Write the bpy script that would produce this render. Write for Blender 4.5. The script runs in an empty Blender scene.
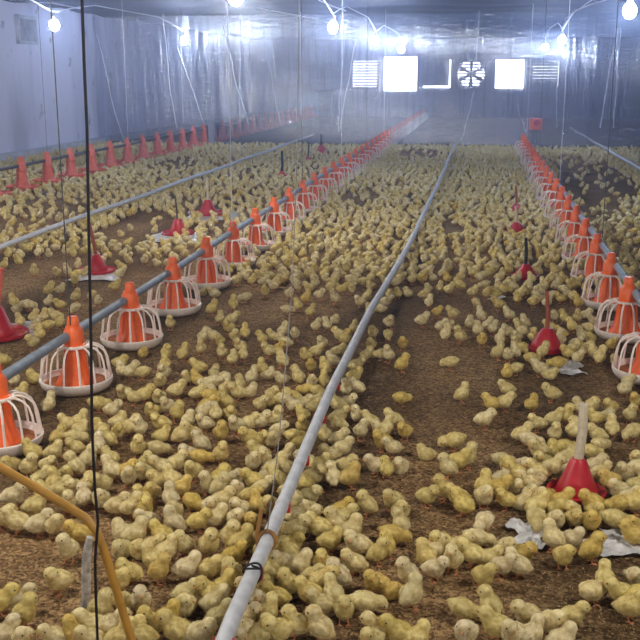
import bpy, math, random, re
import numpy as np
from mathutils import Vector, Matrix

random.seed(7)
rng = np.random.default_rng(11)
S = bpy.context.scene
COL = S.collection
PI = math.pi

# ------------------------------------------------------------------ camera, world, exposure
FOC, CAM_Z = 1000.0, 1.45                      # focal length in pixels of a 640 px frame, eye height
TH = math.atan(.245)
PH = math.atan(.16 * math.cos(TH))
RIGHT = np.array([math.cos(PH), math.sin(PH), 0])
UP = np.array([-math.sin(PH) * math.sin(TH), math.cos(PH) * math.sin(TH), math.cos(TH)])
FWD = np.array([-math.sin(PH) * math.cos(TH), math.cos(PH) * math.cos(TH), -math.sin(TH)])
cd = bpy.data.cameras.new('camera')
cd.sensor_width = 36
cd.lens = 36 * FOC / 640
cd.clip_start, cd.clip_end = .05, 200
cam = bpy.data.objects.new('camera', cd)
COL.objects.link(cam)
cam.location = (0, 0, CAM_Z)
cam.rotation_euler = (PI / 2 - TH, 0, PH)
S.camera = cam

W = bpy.data.worlds.new('daylight')
S.world = W
W.use_nodes = True
W.node_tree.nodes['Background'].inputs[0].default_value = (.93, .96, 1, 1)
W.node_tree.nodes['Background'].inputs[1].default_value = 5.0
S.view_settings.view_transform = 'Standard'
S.view_settings.look = 'None'
S.view_settings.gamma = 1
S.view_settings.use_curve_mapping = False
S.view_settings.exposure = 1.08
BULB_STRENGTH = 230.0
BULB_COLOR = (.68, .80, 1.0)                 # cool white bulbs far down the house
BULB_NEAR = (1.0, .93, .80)                    # neutral ones overhead
HAZE_DENSITY = .013
S.cycles.volume_bounces = 0
S.cycles.max_bounces = 8
S.cycles.transparent_max_bounces = 16


def ray(x, y):
    return (x - 320) / FOC * RIGHT + (320 - y) / FOC * UP + FWD


def on_z(x, y, z=0.0):
    d = ray(x, y); p = d * ((z - CAM_Z) / d[2]); return np.array([p[0], p[1], z])


def on_x(x, y, X):
    d = ray(x, y); p = d * (X / d[0]); return np.array([p[0], p[1], p[2] + CAM_Z])


def on_y(x, y, Y):
    d = ray(x, y); p = d * (Y / d[1]); return np.array([p[0], p[1], p[2] + CAM_Z])


def proj(p):
    v = np.asarray(p, float) - np.array([0, 0, CAM_Z]); c = v @ FWD
    return 320 + FOC * (v @ RIGHT) / c, 320 - FOC * (v @ UP) / c, c


# ------------------------------------------------------------------ helpers
class MB:
    """collects shapes, then links them as one mesh object"""
    def __init__(s):
        s.v, s.f, s.m, s.n = [], [], [], 0

    def add(s, v, f, m=0):
        v = np.asarray(v, float).reshape(-1, 3)
        s.v.append(v)
        s.f += [tuple(i + s.n for i in q) for q in f]
        s.m += [m] * len(f)
        s.n += len(v)
        return s

    def box(s, c, d, rot=None, m=0, bev=0.0):
        x, y, z = np.asarray(d, float) / 2
        if bev <= 0:
            v = np.array([[a * x, b * y, e * z] for a in (-1, 1) for b in (-1, 1) for e in (-1, 1)])
            f = [(0, 1, 3, 2), (4, 6, 7, 5), (0, 4, 5, 1), (2, 3, 7, 6), (0, 2, 6, 4), (1, 5, 7, 3)]
        else:
            pts = [(-x + bev, -y), (x - bev, -y), (x, -y + bev), (x, y - bev), (x - bev, y), (-x + bev, y), (-x, y - bev), (-x, -y + bev)]
            v = [(p[0], p[1], -z) for p in pts] + [(p[0], p[1], z) for p in pts]
            f = [tuple(range(7, -1, -1)), tuple(range(8, 16))] + [(i, (i + 1) % 8, 8 + (i + 1) % 8, 8 + i) for i in range(8)]
            v = np.array(v)
        if rot is not None:
            v = v @ np.array(Matrix(rot)).T
        return s.add(v + np.asarray(c, float), f, m)

    def tube(s, pts, r, seg=8, m=0, cap=True):
        P = np.asarray(pts, float); n = len(P)
        R = np.broadcast_to(np.asarray(r, float), (n,))
        T = np.gradient(P, axis=0); T /= np.linalg.norm(T, axis=1)[:, None] + 1e-12
        up = np.array([0, 0, 1.0]) if abs(T[0, 2]) < .9 else np.array([1.0, 0, 0])
        v, prev = [], None
        for i in range(n):
            a = up - T[i] * (up @ T[i]) if prev is None else prev - T[i] * (prev @ T[i])
            a /= np.linalg.norm(a); b = np.cross(T[i], a); prev = a
            for k in range(seg):
                t = 2 * PI * k / seg
                v.append(P[i] + R[i] * (a * math.cos(t) + b * math.sin(t)))
        f = [(i * seg + k, i * seg + (k + 1) % seg, (i + 1) * seg + (k + 1) % seg, (i + 1) * seg + k) for i in range(n - 1) for k in range(seg)]
        if cap:
            f += [tuple(range(seg - 1, -1, -1)), tuple(range((n - 1) * seg, n * seg))]
        return s.add(v, f, m)

    def lathe(s, prof, seg=24, c=(0, 0, 0), m=0):
        n = len(prof)
        v = [(r * math.cos(2 * PI * k / seg), r * math.sin(2 * PI * k / seg), z) for r, z in prof for k in range(seg)]
        f = [(i * seg + k, i * seg + (k + 1) % seg, (i + 1) * seg + (k + 1) % seg, (i + 1) * seg + k) for i in range(n - 1) for k in range(seg)]
        if prof[0][0] > 1e-6: f.append(tuple(range(seg - 1, -1, -1)))
        if prof[-1][0] > 1e-6: f.append(tuple(range((n - 1) * seg, n * seg)))
        return s.add(np.array(v) + np.asarray(c, float), f, m)

    def ball(s, c, r, seg=12, rings=8, m=0):
        r = np.broadcast_to(np.asarray(r, float), (3,))
        v = [(0, 0, -1)] + [(math.cos(2 * PI * k / seg) * math.sin(PI * i / rings), math.sin(2 * PI * k / seg) * math.sin(PI * i / rings), -math.cos(PI * i / rings)) for i in range(1, rings) for k in range(seg)] + [(0, 0, 1)]
        N = 1 + (rings - 1) * seg
        f = [(0, 1 + (k + 1) % seg, 1 + k) for k in range(seg)]
        f += [(1 + (i - 1) * seg + k, 1 + (i - 1) * seg + (k + 1) % seg, 1 + i * seg + (k + 1) % seg, 1 + i * seg + k) for i in range(1, rings - 1) for k in range(seg)]
        f += [(1 + (rings - 2) * seg + k, 1 + (rings - 2) * seg + (k + 1) % seg, N) for k in range(seg)]
        return s.add(np.array(v) * r + np.asarray(c, float), f, m)

    def mesh(s, name, mats, smooth=True):
        me = bpy.data.meshes.new(name)
        me.from_pydata(np.concatenate(s.v).tolist(), [], s.f)
        for m in (mats if isinstance(mats, (list, tuple)) else [mats]): me.materials.append(m)
        me.polygons.foreach_set('material_index', s.m)
        if smooth:
            me.polygons.foreach_set('use_smooth', [True] * len(s.f))
            me.set_sharp_from_angle(angle=math.radians(42))
        me.update()
        return me

    def obj(s, name, mats, parent=None, smooth=True):
        return link(name, s.mesh(name, mats, smooth), parent)


def link(name, me, parent=None, loc=None):
    o = bpy.data.objects.new(name, me)
    COL.objects.link(o)
    if parent: o.parent = parent
    if loc is not None: o.location = loc
    return o


def tag(o, label=None, cat=None, group=None, kind=None):
    if label: o['label'] = label
    if cat: o['category'] = cat
    if group: o['group'] = group
    if kind: o['kind'] = kind
    return o


def thing(name, loc, label, cat, group=None, rz=0.0):
    o = link(name, None, None, loc)
    o.rotation_euler = (0, 0, rz)
    o.empty_display_size = .05
    return tag(o, label, cat, group)


ONES = 'zeroth first second third fourth fifth sixth seventh eighth ninth tenth eleventh twelfth thirteenth fourteenth fifteenth sixteenth seventeenth eighteenth nineteenth'.split()
TENS = {2: ('twentieth', 'twenty'), 3: ('thirtieth', 'thirty'), 4: ('fortieth', 'forty'), 5: ('fiftieth', 'fifty')}


def ordinal(n):
    if n < 20: return ONES[n]
    a, b = divmod(n, 10)
    return TENS[a][0] if b == 0 else TENS[a][1] + '-' + ONES[b]


# ------------------------------------------------------------------ materials
def new_mat(name):
    m = bpy.data.materials.new(name); m.use_nodes = True
    return m, m.node_tree.nodes, m.node_tree.links, m.node_tree.nodes['Principled BSDF']


def mat(name, col, rough=.5, metal=0.0, var=.12, scale=30.0, bump=0.0, sheen=0.0, trans=0.0, spec=.5):
    m, N, L, P = new_mat(name)
    tc = N.new('ShaderNodeTexCoord')
    nz = N.new('ShaderNodeTexNoise'); nz.inputs['Scale'].default_value = scale; nz.inputs['Detail'].default_value = 5
    L.new(tc.outputs['Object'], nz.inputs['Vector'])
    rp = N.new('ShaderNodeValToRGB')
    rp.color_ramp.elements[0].position, rp.color_ramp.elements[1].position = .3, .7
    rp.color_ramp.elements[0].color = tuple(max(0, c * (1 - var)) for c in col) + (1,)
    rp.color_ramp.elements[1].color = tuple(min(1, c * (1 + var)) for c in col) + (1,)
    L.new(nz.outputs['Fac'], rp.inputs['Fac']); L.new(rp.outputs['Color'], P.inputs['Base Color'])
    P.inputs['Roughness'].default_value = rough; P.inputs['Metallic'].default_value = metal
    P.inputs['Specular IOR Level'].default_value = spec
    P.inputs['Sheen Weight'].default_value = sheen
    if trans: P.inputs['Transmission Weight'].default_value = trans
    if bump:
        b = N.new('ShaderNodeBump'); b.inputs['Strength'].default_value = bump; b.inputs['Distance'].default_value = .01
        L.new(nz.outputs['Fac'], b.inputs['Height']); L.new(b.outputs['Normal'], P.inputs['Normal'])
    return m


def litter_mat():
    m, N, L, P = new_mat('rice husk litter')
    tc = N.new('ShaderNodeTexCoord')
    big = N.new('ShaderNodeTexNoise'); big.inputs['Scale'].default_value = 1.3; big.inputs['Detail'].default_value = 6; big.inputs['Roughness'].default_value = .62
    L.new(tc.outputs['Object'], big.inputs['Vector'])
    wob = N.new('ShaderNodeTexNoise'); wob.inputs['Scale'].default_value = 40
    L.new(tc.outputs['Object'], wob.inputs['Vector'])
    mixv = N.new('ShaderNodeMix'); mixv.data_type = 'VECTOR'; mixv.inputs[0].default_value = .03
    L.new(tc.outputs['Object'], mixv.inputs[4]); L.new(wob.outputs['Color'], mixv.inputs[5])
    vo = N.new('ShaderNodeTexVoronoi'); vo.inputs['Scale'].default_value = 105; vo.inputs['Randomness'].default_value = 1
    L.new(mixv.outputs[1], vo.inputs['Vector'])
    sp = N.new('ShaderNodeSeparateColor'); L.new(vo.outputs['Color'], sp.inputs['Color'])
    rp = N.new('ShaderNodeValToRGB'); e = rp.color_ramp.elements
    e[0].position = 0; e[0].color = (.12, .068, .030, 1)
    e[1].position = 1; e[1].color = (.56, .375, .19, 1)
    a = e.new(.5); a.color = (.29, .175, .080, 1)
    L.new(sp.outputs[0], rp.inputs['Fac'])
    rb = N.new('ShaderNodeValToRGB'); e = rb.color_ramp.elements
    e[0].position = .32; e[0].color = (.42, .38, .36, 1)
    e[1].position = .62; e[1].color = (1.0, 1.0, 1.0, 1)
    L.new(big.outputs['Fac'], rb.inputs['Fac'])
    mx = N.new('ShaderNodeMix'); mx.data_type = 'RGBA'; mx.blend_type = 'MULTIPLY'; mx.inputs[0].default_value = .9
    L.new(rp.outputs['Color'], mx.inputs[6]); L.new(rb.outputs['Color'], mx.inputs[7])
    # litter darker in noisy bands along the drinker and feeder lines
    sx = N.new('ShaderNodeSeparateXYZ'); L.new(tc.outputs['Object'], sx.inputs[0])
    wn = N.new('ShaderNodeTexNoise'); wn.inputs['Scale'].default_value = 2.6; wn.inputs['Detail'].default_value = 5
    L.new(tc.outputs['Object'], wn.inputs['Vector'])
    line_band = None
    for x0, w0 in ((-.55, .42), (.40, .40), (-1.84, .36), (.86, .3), (-2.8, .4), (-3.74, .35)):
        a = N.new('ShaderNodeMath'); a.operation = 'SUBTRACT'; a.inputs[1].default_value = x0; L.new(sx.outputs[0], a.inputs[0])
        a2 = N.new('ShaderNodeMath'); a2.operation = 'ABSOLUTE'; L.new(a.outputs[0], a2.inputs[0])
        a3 = N.new('ShaderNodeMapRange'); a3.inputs['From Min'].default_value = 0; a3.inputs['From Max'].default_value = w0; a3.inputs['To Min'].default_value = 1; a3.inputs['To Max'].default_value = 0
        L.new(a2.outputs[0], a3.inputs['Value'])
        if line_band:
            mm = N.new('ShaderNodeMath'); mm.operation = 'MAXIMUM'; L.new(line_band, mm.inputs[0]); L.new(a3.outputs[0], mm.inputs[1]); line_band = mm.outputs[0]
        else: line_band = a3.outputs[0]
    ml = N.new('ShaderNodeMath'); ml.operation = 'MULTIPLY'; L.new(line_band, ml.inputs[0]); L.new(wn.outputs['Fac'], ml.inputs[1])
    mr = N.new('ShaderNodeMapRange'); mr.inputs['From Min'].default_value = .12; mr.inputs['From Max'].default_value = .34; mr.inputs['To Min'].default_value = 1; mr.inputs['To Max'].default_value = .55
    L.new(ml.outputs[0], mr.inputs['Value'])
    wm = N.new('ShaderNodeMix'); wm.data_type = 'RGBA'; wm.blend_type = 'MULTIPLY'; wm.inputs[0].default_value = 1
    L.new(mx.outputs[2], wm.inputs[6]); L.new(mr.outputs[0], wm.inputs[7])
    L.new(wm.outputs[2], P.inputs['Base Color'])
    P.inputs['Roughness'].default_value = .95; P.inputs['Specular IOR Level'].default_value = .15
    b1 = N.new('ShaderNodeBump'); b1.inputs['Strength'].default_value = .9; b1.inputs['Distance'].default_value = .006
    L.new(vo.outputs['Distance'], b1.inputs['Height'])
    md = N.new('ShaderNodeTexNoise'); md.inputs['Scale'].default_value = 14; md.inputs['Detail'].default_value = 4
    L.new(tc.outputs['Object'], md.inputs['Vector'])
    b2 = N.new('ShaderNodeBump'); b2.inputs['Strength'].default_value = .6; b2.inputs['Distance'].default_value = .03
    L.new(md.outputs['Fac'], b2.inputs['Height']); L.new(b1.outputs['Normal'], b2.inputs['Normal'])
    L.new(b2.outputs['Normal'], P.inputs['Normal'])
    return m


def wall_mat():
    m, N, L, P = new_mat('painted wall panel')
    tc = N.new('ShaderNodeTexCoord')
    n1 = N.new('ShaderNodeTexNoise'); n1.inputs['Scale'].default_value = .9; n1.inputs['Detail'].default_value = 7
    mp = N.new('ShaderNodeMapping'); mp.inputs['Scale'].default_value = (1, 1.6, .35)
    L.new(tc.outputs['Object'], mp.inputs['Vector']); L.new(mp.outputs['Vector'], n1.inputs['Vector'])
    rp = N.new('ShaderNodeValToRGB'); e = rp.color_ramp.elements
    e[0].position = .33; e[0].color = (.50, .50, .64, 1)
    e[1].position = .55; e[1].color = (.74, .73, .90, 1)
    L.new(n1.outputs['Fac'], rp.inputs['Fac'])
    n2 = N.new('ShaderNodeTexNoise'); n2.inputs['Scale'].default_value = 3.5; n2.inputs['Detail'].default_value = 3
    L.new(tc.outputs['Object'], n2.inputs['Vector'])
    r2 = N.new('ShaderNodeValToRGB'); e = r2.color_ramp.elements
    e[0].position = .27; e[0].color = (.25, .24, .27, 1); e[1].position = .36; e[1].color = (1, 1, 1, 1)
    L.new(n2.outputs['Fac'], r2.inputs['Fac'])
    mx = N.new('ShaderNodeMix'); mx.data_type = 'RGBA'; mx.blend_type = 'MULTIPLY'; mx.inputs[0].default_value = .7
    L.new(rp.outputs['Color'], mx.inputs[6]); L.new(r2.outputs['Color'], mx.inputs[7]); L.new(mx.outputs[2], P.inputs['Base Color'])
    P.inputs['Roughness'].default_value = .6
    return m


def down_mat(name, attr=None):
    """chick down; colour from the object or, for the flock, from a vertex colour that only says which chick is yellower"""
    m, N, L, P = new_mat(name)
    if attr:
        src = N.new('ShaderNodeAttribute'); src.attribute_name = attr; out = src.outputs['Color']
    else:
        src = N.new('ShaderNodeObjectInfo'); out = src.outputs['Color']
    tc = N.new('ShaderNodeTexCoord')
    nz = N.new('ShaderNodeTexNoise'); nz.inputs['Scale'].default_value = 55; nz.inputs['Detail'].default_value = 4
    L.new(tc.outputs['Object'], nz.inputs['Vector'])
    rp = N.new('ShaderNodeValToRGB'); e = rp.color_ramp.elements
    e[0].position = .35; e[0].color = (.70, .62, .45, 1); e[1].position = .62; e[1].color = (1.0, 1.0, 1.0, 1)
    L.new(nz.outputs['Fac'], rp.inputs['Fac'])
    mx = N.new('ShaderNodeMix'); mx.data_type = 'RGBA'; mx.blend_type = 'MULTIPLY'; mx.inputs[0].default_value = 1
    L.new(out, mx.inputs[6]); L.new(rp.outputs['Color'], mx.inputs[7]); L.new(mx.outputs[2], P.inputs['Base Color'])
    P.inputs['Roughness'].default_value = 1; P.inputs['Specular IOR Level'].default_value = .1
    return m


def film_mat():
    m, N, L, P = new_mat('clear polythene film')
    out = N['Material Output']
    tc = N.new('ShaderNodeTexCoord')
    b = None
    for sc, st in (((14, 1, .6), .28), ((2.2, 1, 7), .16)):        # upright creases, then cross wrinkles
        mp = N.new('ShaderNodeMapping'); mp.inputs['Scale'].default_value = sc
        L.new(tc.outputs['Object'], mp.inputs['Vector'])
        nz = N.new('ShaderNodeTexNoise'); nz.inputs['Scale'].default_value = 1.5; nz.inputs['Detail'].default_value = 5; nz.inputs['Distortion'].default_value = .8
        L.new(mp.outputs['Vector'], nz.inputs['Vector'])
        b2 = N.new('ShaderNodeBump'); b2.inputs['Strength'].default_value = st; b2.inputs['Distance'].default_value = .06
        L.new(nz.outputs['Fac'], b2.inputs['Height'])
        if b: L.new(b.outputs['Normal'], b2.inputs['Normal'])
        b = b2
    rf = N.new('ShaderNodeBsdfRefraction'); rf.inputs['IOR'].default_value = 1.06; rf.inputs['Roughness'].default_value = .25; rf.inputs['Color'].default_value = (.86, .88, .95, 1)
    gl = N.new('ShaderNodeBsdfGlossy'); gl.inputs['Roughness'].default_value = .10; gl.inputs['Color'].default_value = (.95, .97, 1, 1)
    L.new(b.outputs['Normal'], gl.inputs['Normal'])
    tr = N.new('ShaderNodeBsdfTransparent'); tr.inputs['Color'].default_value = (.86, .89, .98, 1)
    df = N.new('ShaderNodeBsdfDiffuse'); df.inputs['Color'].default_value = (.24, .31, .68, 1)
    L.new(b.outputs['Normal'], df.inputs['Normal'])
    m0 = N.new('ShaderNodeMixShader'); m0.inputs[0].default_value = .10      # cloudy film spreads light a little as it passes
    L.new(tr.outputs[0], m0.inputs[1]); L.new(rf.outputs[0], m0.inputs[2])
    m1 = N.new('ShaderNodeMixShader')
    mc = N.new('ShaderNodeMapping'); mc.inputs['Scale'].default_value = (9, 1, .35); mc.inputs['Rotation'].default_value = (0, .12, 0)
    L.new(tc.outputs['Object'], mc.inputs['Vector'])
    nc = N.new('ShaderNodeTexNoise'); nc.inputs['Scale'].default_value = 1.6; nc.inputs['Detail'].default_value = 6; nc.inputs['Roughness'].default_value = .65; nc.inputs['Distortion'].default_value = .5
    L.new(mc.outputs['Vector'], nc.inputs['Vector'])
    cr = N.new('ShaderNodeMapRange'); cr.inputs['From Min'].default_value = .48; cr.inputs['From Max'].default_value = .78; cr.inputs['To Min'].default_value = .10; cr.inputs['To Max'].default_value = .62
    L.new(nc.outputs['Fac'], cr.inputs['Value']); L.new(cr.outputs[0], m1.inputs[0])     # milky creases in the film
    L.new(m0.outputs[0], m1.inputs[1]); L.new(df.outputs[0], m1.inputs[2])
    m2 = N.new('ShaderNodeMixShader'); m2.inputs[0].default_value = .2
    L.new(m1.outputs[0], m2.inputs[1]); L.new(gl.outputs[0], m2.inputs[2])
    L.new(m2.outputs[0], out.inputs['Surface'])
    return m


def glow_mat(name, col, strength):
    m, N, L, P = new_mat(name)
    P.inputs['Base Color'].default_value = (1, 1, 1, 1)
    P.inputs['Emission Color'].default_value = col + (1,)
    P.inputs['Emission Strength'].default_value = strength
    return m


M_LITTER = litter_mat()
M_WALL = wall_mat()
M_END = mat('end wall panel', (.42, .42, .52), .6, var=.2, scale=.8)
M_CEIL = mat('dark ceiling sheet', (.045, .05, .085), .8, var=.35, scale=1.2, bump=.4)
M_CONC = mat('bare dark floor', (.055, .055, .07), .95, var=.3, scale=2.5, spec=.05)
M_LEDGE = mat('pale concrete curb', (.55, .56, .62), .7, var=.15, scale=6)
M_GALV = mat('galvanised steel pipe', (.25, .30, .37), .55, .2, var=.18, scale=18, bump=.05)
M_PVC = mat('grey drinker pipe', (.55, .57, .62), .55, .1, var=.16, scale=22, bump=.08)
M_ORANGE = mat('orange plastic', (.92, .15, .028), .38, var=.1, scale=25)
M_RED = mat('red plastic', (.47, .018, .03), .35, var=.12, scale=25)
M_CORAL = mat('dusty coral plastic', (.80, .17, .11), .5, var=.15, scale=20)
M_WHITE = mat('milky white plastic', (.90, .81, .76), .4, var=.08, scale=40)
M_FEED = mat('crumbled feed', (.45, .16, .06), .95, var=.5, scale=160, bump=.8)
M_CORD = mat('black cord', (.008, .008, .012), .7, var=.2)
M_WIRE = mat('dark wire', (.06, .06, .07), .5, var=.2)
M_GREYCORD = mat('grey cord', (.24, .23, .22), .7)
M_TWINE = mat('white twine', (.72, .75, .85), .6, var=.15, scale=12)
M_HOSE = mat('yellow ochre hose', (.55, .29, .045), .42, var=.15, scale=20)
M_STAKE = mat('weathered grey wood', (.46, .43, .41), .85, var=.4, scale=60, bump=.4)
M_STEM = mat('pale dusty stem', (.62, .55, .42), .6, var=.15, scale=50)
M_RUST = mat('rusty red stem', (.33, .085, .05), .6, var=.2, scale=50)
M_SHEET = mat('white plastic sheet', (.62, .62, .64), .3, var=.4, scale=14, bump=.5)
M_DARK = mat('dark grey plastic', (.035, .038, .055), .5, var=.2)
M_STEEL = mat('fan housing steel', (.34, .35, .42), .5, .3, var=.15)
M_LOUVER = mat('louver slat', (.40, .39, .42), .5, var=.1)
M_BULB = glow_mat('led bulb', BULB_COLOR, BULB_STRENGTH)
M_BULB_NEAR = glow_mat('neutral led bulb', BULB_NEAR, BULB_STRENGTH * 1.45)
M_SOCKET = mat('white bulb socket', (.6, .6, .65), .4)
M_DOWN = down_mat('chick down')
M_FLOCK = down_mat('flock down', 'tint')
M_BEAK = mat('horn beak', (.55, .24, .07), .5)
M_EYE = mat('black eye', (.006, .005, .005), .15, spec=.8)
M_LEG = mat('orange pink shank', (.60, .25, .11), .6)
M_FILM = film_mat()
M_HUSK = mat('loose husk', (.42, .28, .13), .9, var=.35, scale=9)
M_TIE = mat('brown tie strap', (.33, .16, .04), .7)

# ------------------------------------------------------------------ the house
XL, XR, Y0, YC, YE, ZC = -8.1, 6.6, -5.0, 20.9, 36.0, 2.72


def struct(name, mb, m, smooth=False, label=None, cat=None):
    o = mb.obj(name, m, None, smooth); o['kind'] = 'structure'
    if label: o['label'] = label
    if cat: o['category'] = cat
    return o


def grid(x0, x1, y0, y1, nx, ny, zf):
    xs, ys = np.linspace(x0, x1, nx + 1), np.linspace(y0, y1, ny + 1)
    gx, gy = np.meshgrid(xs, ys)
    v = np.stack([gx, gy, zf(gx, gy)], -1).reshape(-1, 3)
    f = [(j * (nx + 1) + i, j * (nx + 1) + i + 1, (j + 1) * (nx + 1) + i + 1, (j + 1) * (nx + 1) + i) for j in range(ny) for i in range(nx)]
    return v, f


struct('floor', MB().add(*grid(XL, XR, Y0, YC, 40, 80, lambda x, y: 0 * x)), M_LITTER, label='brown rice husk litter floor in front of the plastic curtain', cat='floor')
struct('floor_back', MB().add(*grid(XL, XR, YC, YE, 10, 10, lambda x, y: 0 * x)), M_CONC, label='bare dark floor behind the plastic curtain', cat='floor')
struct('ceiling', MB().add(*grid(XL, XR, Y0, YE, 60, 160, lambda x, y: ZC - .035 * np.sin(y * 2.1) ** 2 - .03 * np.sin(x * 1.3 + y * .4) ** 2)), M_CEIL, True, 'dark sagging sheet ceiling of the long chick house', 'ceiling')
struct('wall_left', MB().box((XL - .06, (Y0 + YE) / 2, ZC / 2), (.12, YE - Y0, ZC + .1)), M_WALL, label='pale lavender painted side wall with smudges', cat='wall')
struct('wall_right', MB().box((XR + .06, (Y0 + YE) / 2, ZC / 2), (.12, YE - Y0, ZC + .1)), M_WALL, label='painted side wall on the right of the house', cat='wall')
struct('wall_front', MB().box(((XL + XR) / 2, Y0 - .06, ZC / 2), (XR - XL + .2, .12, ZC + .1)), M_WALL, label='painted wall behind the viewer', cat='wall')
struct('baseboard_left', MB().box((XL + .09, (Y0 + YE) / 2, .07), (.18, YE - Y0, .14), bev=.02), M_LEDGE, label='pale concrete curb along the foot of the lavender wall', cat='curb')
# end wall with square fan openings
FANS = [(365, 12, 'slat'), (400.5, 16, 'open'), (437, 13, 'shut'), (471, 12.8, 'blade'), (509.5, 13.2, 'open'), (545.5, 12, 'half')]
FAN = []
for x, hw, kind in FANS:
    p = on_y(x, 75, YE); FAN.append((p[0], 1.49, hw * YE / FOC / math.cos(PH), kind))
mb = MB()
cur = XL
for X, Z, h, k in FAN:
    mb.box(((cur + X - h) / 2, YE + .06, ZC / 2), (X - h - cur, .12, ZC + .1))
    mb.box((X, YE + .06, (Z - h) / 2 - .025), (2 * h, .12, Z - h + .05))
    mb.box((X, YE + .06, (Z + h + ZC) / 2 + .025), (2 * h, .12, ZC - Z - h + .05))
    cur = X + h
mb.box(((cur + XR) / 2, YE + .06, ZC / 2), (XR - cur, .12, ZC + .1))
struct('wall_end', mb, M_END, label='far end wall with a row of six fan openings', cat='wall')

FANLABEL = {'slat': 'exhaust fan behind thin lit louvers, first from the left on the end wall', 'shut': 'exhaust fan with closed grey shutter leaking light at its edges',
            'blade': 'round exhaust fan showing six dark blades against the light', 'half': 'exhaust fan with half closed louvers, last on the right of the end wall'}
nopen = 0
for X, Z, h, k in FAN:
    if k == 'open':
        lab = ['large blazing open fan opening left of the closed shutter', 'square blazing open fan opening right of the bladed fan'][nopen]; nopen += 1
    else: lab = FANLABEL[k]
    t = thing('exhaust_fan', (X, YE, Z), lab, 'exhaust fan', 'exhaust fans on the end wall')
    m = MB(); w = .05
    for sx in (-1, 1): m.box((sx * (h + w / 2), -.06, 0), (w, .14, 2 * h + 2 * w))
    for sz in (-1, 1): m.box((0, -.06, sz * (h + w / 2)), (2 * h, .14, w))
    m.obj('housing_frame', M_STEEL, t, False)
    if k in ('slat', 'half', 'blade'):
        m = MB(); n = 9; gap = {'slat': .74, 'half': .92, 'blade': .58}[k]
        for i in range(n):
            z = -h + (i + .5) * 2 * h / n
            m.box((0, .05, z), (2 * h - .02, .02, 2 * h / n * (gap + (.12 if k == 'half' and i in (0, 1, 8) else 0))))
        m.obj('louver_shutter', M_LOUVER, t, False)
    if k == 'shut':
        MB().box((-.03, .05, .035), (2 * h - .05, .03, 2 * h - .06)).obj('shutter_panel', M_LOUVER, t, False)
    if k == 'blade':
        m = MB(); seg = 40
        v, f = [], []
        for i in range(seg):
            a = 2 * PI * i / seg; c, s_ = math.cos(a), math.sin(a); q = h / max(abs(c), abs(s_))
            v += [(c * h * .98, -.01, s_ * h * .98), (c * q, -.01, s_ * q), (c * h * .98, .03, s_ * h * .98), (c * q, .03, s_ * q)]
        for i in range(seg):
            a, b = 4 * i, 4 * ((i + 1) % seg)
            f += [(a, b, b + 1, a + 1), (a + 2, a + 3, b + 3, b + 2), (a, a + 2, b + 2, b)]
        m.add(v, f).obj('orifice_plate', M_STEEL, t, False)
        for i in range(6):
            a = PI / 6 + i * PI / 3
            m = MB(); pts = []
            for r_, w_ in ((.06, .03), (.25, .055), (.45, .075), (h * .95, .07)):
                for s2 in (-1, 1):
                    pts.append((r_ * math.cos(a) - s2 * w_ * math.sin(a), -.04 + s2 * .02, r_ * math.sin(a) + s2 * w_ * math.cos(a)))
            pts += [(p[0], p[1] - .008, p[2]) for p in pts]
            f = []
            for j in range(3):
                b = 2 * j; f += [(b, b + 1, b + 3, b + 2), (b + 8, b + 10, b + 11, b + 9), (b, b + 2, b + 10, b + 8), (b + 1, b + 9, b + 11, b + 3)]
            f += [(0, 8, 9, 1), (6, 7, 15, 14)]
            m.add(pts, f).obj('blade', M_DARK, t, False)
        MB().lathe([(.07, -.03), (.07, .03)], 12).obj('hub', M_DARK, t).rotation_euler = (PI / 2, 0, 0)

# wall inlet vent
p = on_x(25, 30, XL)
t = thing('air_inlet', (XL, p[1], p[2] - .22), 'small square grey air inlet high on the lavender wall near the ceiling', 'air inlet')
m = MB()
for sy in (-1, 1): m.box((.03, sy * .36, .22), (.07, .06, .46))
for sz in (0, .44): m.box((.03, 0, sz), (.07, .78, .06))
m.obj('inlet_frame', M_LEDGE, t, False)
MB().box((.015, 0, .22), (.03, .66, .40), rot=Matrix.Rotation(math.radians(-4), 3, 'Y')).obj('inlet_flap', mat('inlet flap', (.33, .33, .38), .6, var=.3, scale=6), t, False)

# hazy dusty air: its faces lie outside the house
hz = MB().box(((XL + XR) / 2, (Y0 + YE) / 2, ZC / 2), (XR - XL + 1.5, YE - Y0 + 1.5, ZC + 1.5)).obj('haze', None, None, False)
hm = bpy.data.materials.new('dusty air'); hm.use_nodes = True
hm.node_tree.nodes.clear()
vo_ = hm.node_tree.nodes.new('ShaderNodeVolumePrincipled'); ho = hm.node_tree.nodes.new('ShaderNodeOutputMaterial')
vo_.inputs['Color'].default_value = (.55, .66, 1, 1); vo_.inputs['Density'].default_value = HAZE_DENSITY; vo_.inputs['Anisotropy'].default_value = .86
hm.node_tree.links.new(vo_.outputs[0], ho.inputs['Volume'])
hz.data.materials.clear(); hz.data.materials.append(hm)
tag(hz, 'dusty bluish haze filling the air of the house', 'haze', None, 'stuff')

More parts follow.
